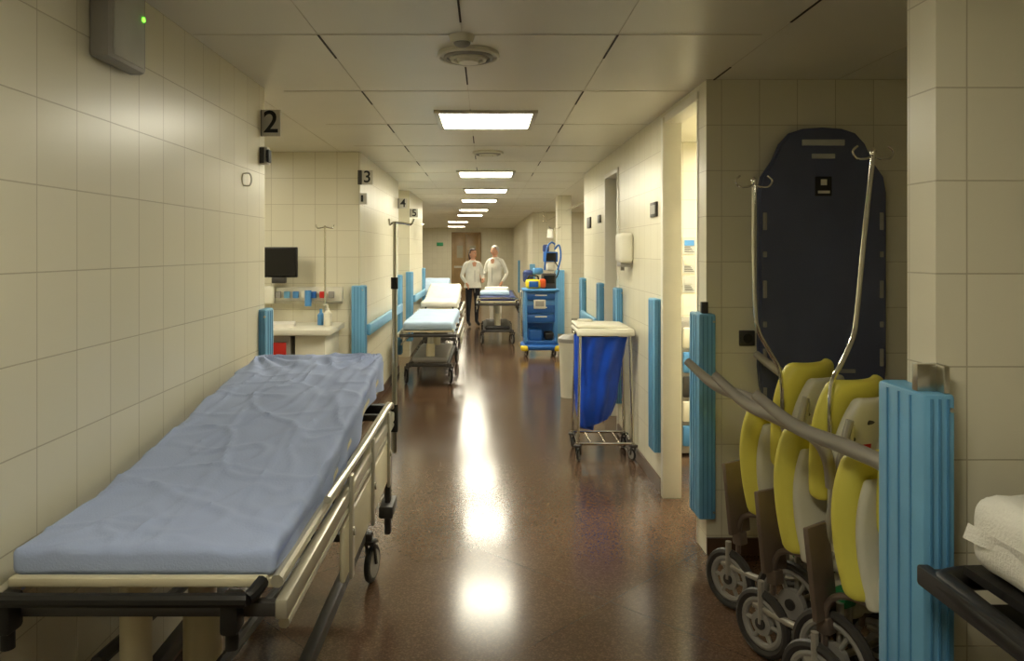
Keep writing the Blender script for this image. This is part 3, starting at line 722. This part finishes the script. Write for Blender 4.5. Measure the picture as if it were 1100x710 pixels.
# ------------------------------------------------------------------ people
def person(name,loc,yaw,H,coat,trou,hair,longhair,arms,coatlen=0.62,nod=0.0,headyaw=0.0,wide=1.0):
    k=H/1.72
    V=[];R=[];E=[]
    def v(p,r): V.append(Vector(p)*k); R.append((r[0]*k,r[1]*k) if isinstance(r,tuple) else (r*k,r*k)); return len(V)-1
    pel=v((0,0.0,0.95),(0.145*wide,0.105)); sp=v((0,0.0,1.10),(0.13*wide,0.10)); ch=v((0,0.0,1.27),(0.15*wide,0.11)); up=v((0,0.01,1.40),(0.10*wide,0.08)); nk=v((0,0.0,1.47),0.052); nk2=v((0,-0.015,1.53),0.05)
    E+=[(pel,sp),(sp,ch),(ch,up),(up,nk),(nk,nk2)]
    hands=[]
    for sg,(el,wr) in zip((-1,1),arms):
        sh=v((sg*0.165*wide,0.0,1.39),0.062); e=v(el,0.046); mid=v(((el[0]+wr[0])/2,(el[1]+wr[1])/2,(el[2]+wr[2])/2),0.04); w=v(wr,0.028)
        E+=[(up,sh),(sh,e),(e,mid),(mid,w)]; hands.append((Vector(el)*k,Vector(wr)*k,sg))
        hip=v((sg*0.09,0,0.90),0.095); kn=v((sg*0.10,-0.015,0.50),0.062); cf=v((sg*0.10,0.01,0.34),0.055); an=v((sg*0.10,0.02,0.10),0.04); to=v((sg*0.11,-0.14,0.045),(0.04,0.03))
        E+=[(pel,hip),(hip,kn),(kn,cf),(cf,an),(an,to)]
    me=bpy.data.meshes.new('tmp'); me.from_pydata([tuple(x) for x in V],E,[])
    o=bpy.data.objects.new('tmp',me); scene.collection.objects.link(o)
    o.modifiers.new('Skin','SKIN')
    for i,d in enumerate(me.skin_vertices[0].data):
        d.radius=R[i]; d.use_root=(i==pel)
    ss=o.modifiers.new('Sub','SUBSURF'); ss.levels=2; ss.render_levels=2
    dg=bpy.context.evaluated_depsgraph_get(); dg.update()
    em=bpy.data.meshes.new_from_object(o.evaluated_get(dg))
    b=B(name); b.M=Matrix.Translation((loc[0],loc[1],0))@Matrix.Rotation(yaw,4,'Z')
    groups={}
    for f in em.polygons:
        c=f.center/k
        near=min((c*k-h[1]).length for h in hands)
        if near<0.03*k or c.z>1.475: m=SKIN
        elif c.z<0.09: m=INK
        elif c.z<0.92 and abs(c.x)<0.19*wide and near>0.12: m=trou
        else: m=coat
        groups.setdefault(m,[]).append(list(f.vertices))
    vs=[x.co.copy() for x in em.vertices]
    for m,fs in groups.items(): b.add(vs,fs,m)
    bpy.data.objects.remove(o)
    zb=(0.95-0.62*coatlen) if coatlen>0 else 0.86
    rings=[(0,0.0,zb*k,0.205*wide*k,0.155*k),(0,0.0,(zb+0.2)*k if zb<0.7 else 0.92*k,0.195*wide*k,0.145*k),(0,0,1.02*k,0.172*wide*k,0.128*k),(0,0,1.15*k,0.165*wide*k,0.122*k),(0,0,1.28*k,0.178*wide*k,0.127*k),(0,0,1.37*k,0.165*wide*k,0.105*k),(0,0,1.43*k,0.10*wide*k,0.075*k),(0,0,1.465*k,0.062*k,0.06*k)]
    b.loft(rings,coat,28)
    b.box((0,-0.128*k,1.0*k),(0.008*k,0.012,0.5*k),GREY)
    b.prism([(0,1.2*k),(0.05*k,1.42*k),(0.0,1.44*k),(-0.05*k,1.42*k)],0.01,SKIN,Matrix.Translation((0,-0.108*k,0)))
    b.box((0.09*k,-0.128*k,1.25*k),(0.06*k,0.01,0.07*k),PAPER)
    for el,wr,sg in hands:
        d=(wr-el).normalized(); side=Vector((0,-1,0)); side=(side-d*side.dot(d)).normalized(); nrm=d.cross(side)
        b.tube([wr-d*0.01,wr+d*0.03*k,wr+d*0.075*k],[0.026*k,0.036*k,0.034*k],SKIN,10,4,flat=0.6)
        for i,(l,off) in enumerate(((0.07,0.028),(0.08,0.010),(0.075,-0.009),(0.058,-0.027))):
            p=wr+d*0.075*k+side*off*k; q=p+d*l*0.5*k+nrm*sg*-0.008*k; r_=p+d*l*0.9*k+nrm*sg*-0.03*k
            b.tube([p-d*0.01,q,r_],[0.0088*k,0.0082*k,0.007*k],SKIN,8,3)
        p=wr+d*0.025*k+side*0.03*k; b.tube([p,p+d*0.03*k+side*0.022*k,p+d*0.058*k+side*0.024*k],[0.011*k,0.0095*k,0.008*k],SKIN,8,3)
    HM=b.M@Matrix.Translation((0,-0.02*k,1.605*k))@Matrix.Rotation(headyaw,4,'Z')@Matrix.Rotation(nod,4,'X')
    old=b.M; b.M=HM@Matrix.Scale(k,4)
    def hf(c):
        c=c.copy()
        if c.z<0: c.x*=1+0.28*c.z; c.y*=1+0.12*c.z
        if c.y<0: c.y*=0.94
        return c
    b.ell((0,0,0),(0.076,0.095,0.115),SKIN,None,28,20,hf)
    b.prism([(-0.014,-0.032),(0.014,-0.032),(0.006,0.015),(-0.006,0.015)],0.03,SKIN,Matrix.Translation((0,-0.092,0)),0.004)
    b.tube([(-0.022,-0.083,-0.058),(0,-0.089,-0.056),(0.022,-0.083,-0.058)],0.005,RED if longhair else SKIN,6,3)
    for sg in(-1,1):
        b.ell((sg*0.03,-0.081,0.008),(0.013,0.008,0.007),WHITEP); b.ell((sg*0.03,-0.088,0.008),(0.006,0.004,0.006),INK)
        b.tube([(sg*0.016,-0.09,0.026),(sg*0.032,-0.088,0.031),(sg*0.046,-0.079,0.026)],0.003,hair,6,3)
        b.ell((sg*0.077,0.005,-0.005),(0.01,0.02,0.03),SKIN)
    def hr(c):
        c=c.copy()
        if c.y<-0.2 and c.z<0.55: c.y=-0.2
        if c.z<-0.55: c.z=-0.55
        return c
    b.ell((0,0.014,0.022),(0.084,0.098,0.108),hair,None,28,20,hr)
    if longhair:
        b.loft([(0,0.075,-0.16,0.035,0.02),(0,0.08,-0.1,0.05,0.035),(0,0.075,-0.02,0.07,0.04),(0,0.06,0.04,0.07,0.045)],hair,18)
    b.M=old
    return b.done(angle=60)
person('nurse_woman',(-0.28,15.7),math.radians(22),1.63,COAT,TROUD,HAIRD,True,[((-0.25,0.03,1.12),(-0.20,-0.16,0.95)),((0.25,0.03,1.12),(0.16,-0.20,1.05))],coatlen=0.0,headyaw=0.35)
person('doctor_man',(0.20,16.2),math.radians(-32),1.70,COAT,TROUW,HAIRG,False,[((-0.27,0.0,1.12),(-0.22,-0.24,1.06)),((0.28,0.04,1.12),(0.24,-0.12,0.92))],coatlen=0.62,headyaw=-0.35,nod=0.2,wide=1.0)
# ------------------------------------------------------------------ world & camera
w=bpy.data.worlds.new('World'); scene.world=w; w.use_nodes=True
w.node_tree.nodes['Background'].inputs[0].default_value=(0.9,0.8,0.6,1); w.node_tree.nodes['Background'].inputs[1].default_value=0.1
cam=bpy.data.cameras.new('camera'); co=bpy.data.objects.new('camera',cam); scene.collection.objects.link(co)
co.location=(0,0,1.6); co.rotation_euler=(PI/2,0,0)
cam.sensor_fit='HORIZONTAL'; cam.sensor_width=36; cam.lens=800/1100*36
cam.shift_x=(550-522)/1100; cam.shift_y=-(355-269)/1100
cam.clip_start=0.05; cam.clip_end=100
scene.camera=co
scene.view_settings.view_transform='Standard'
scene.view_settings.exposure=0.0
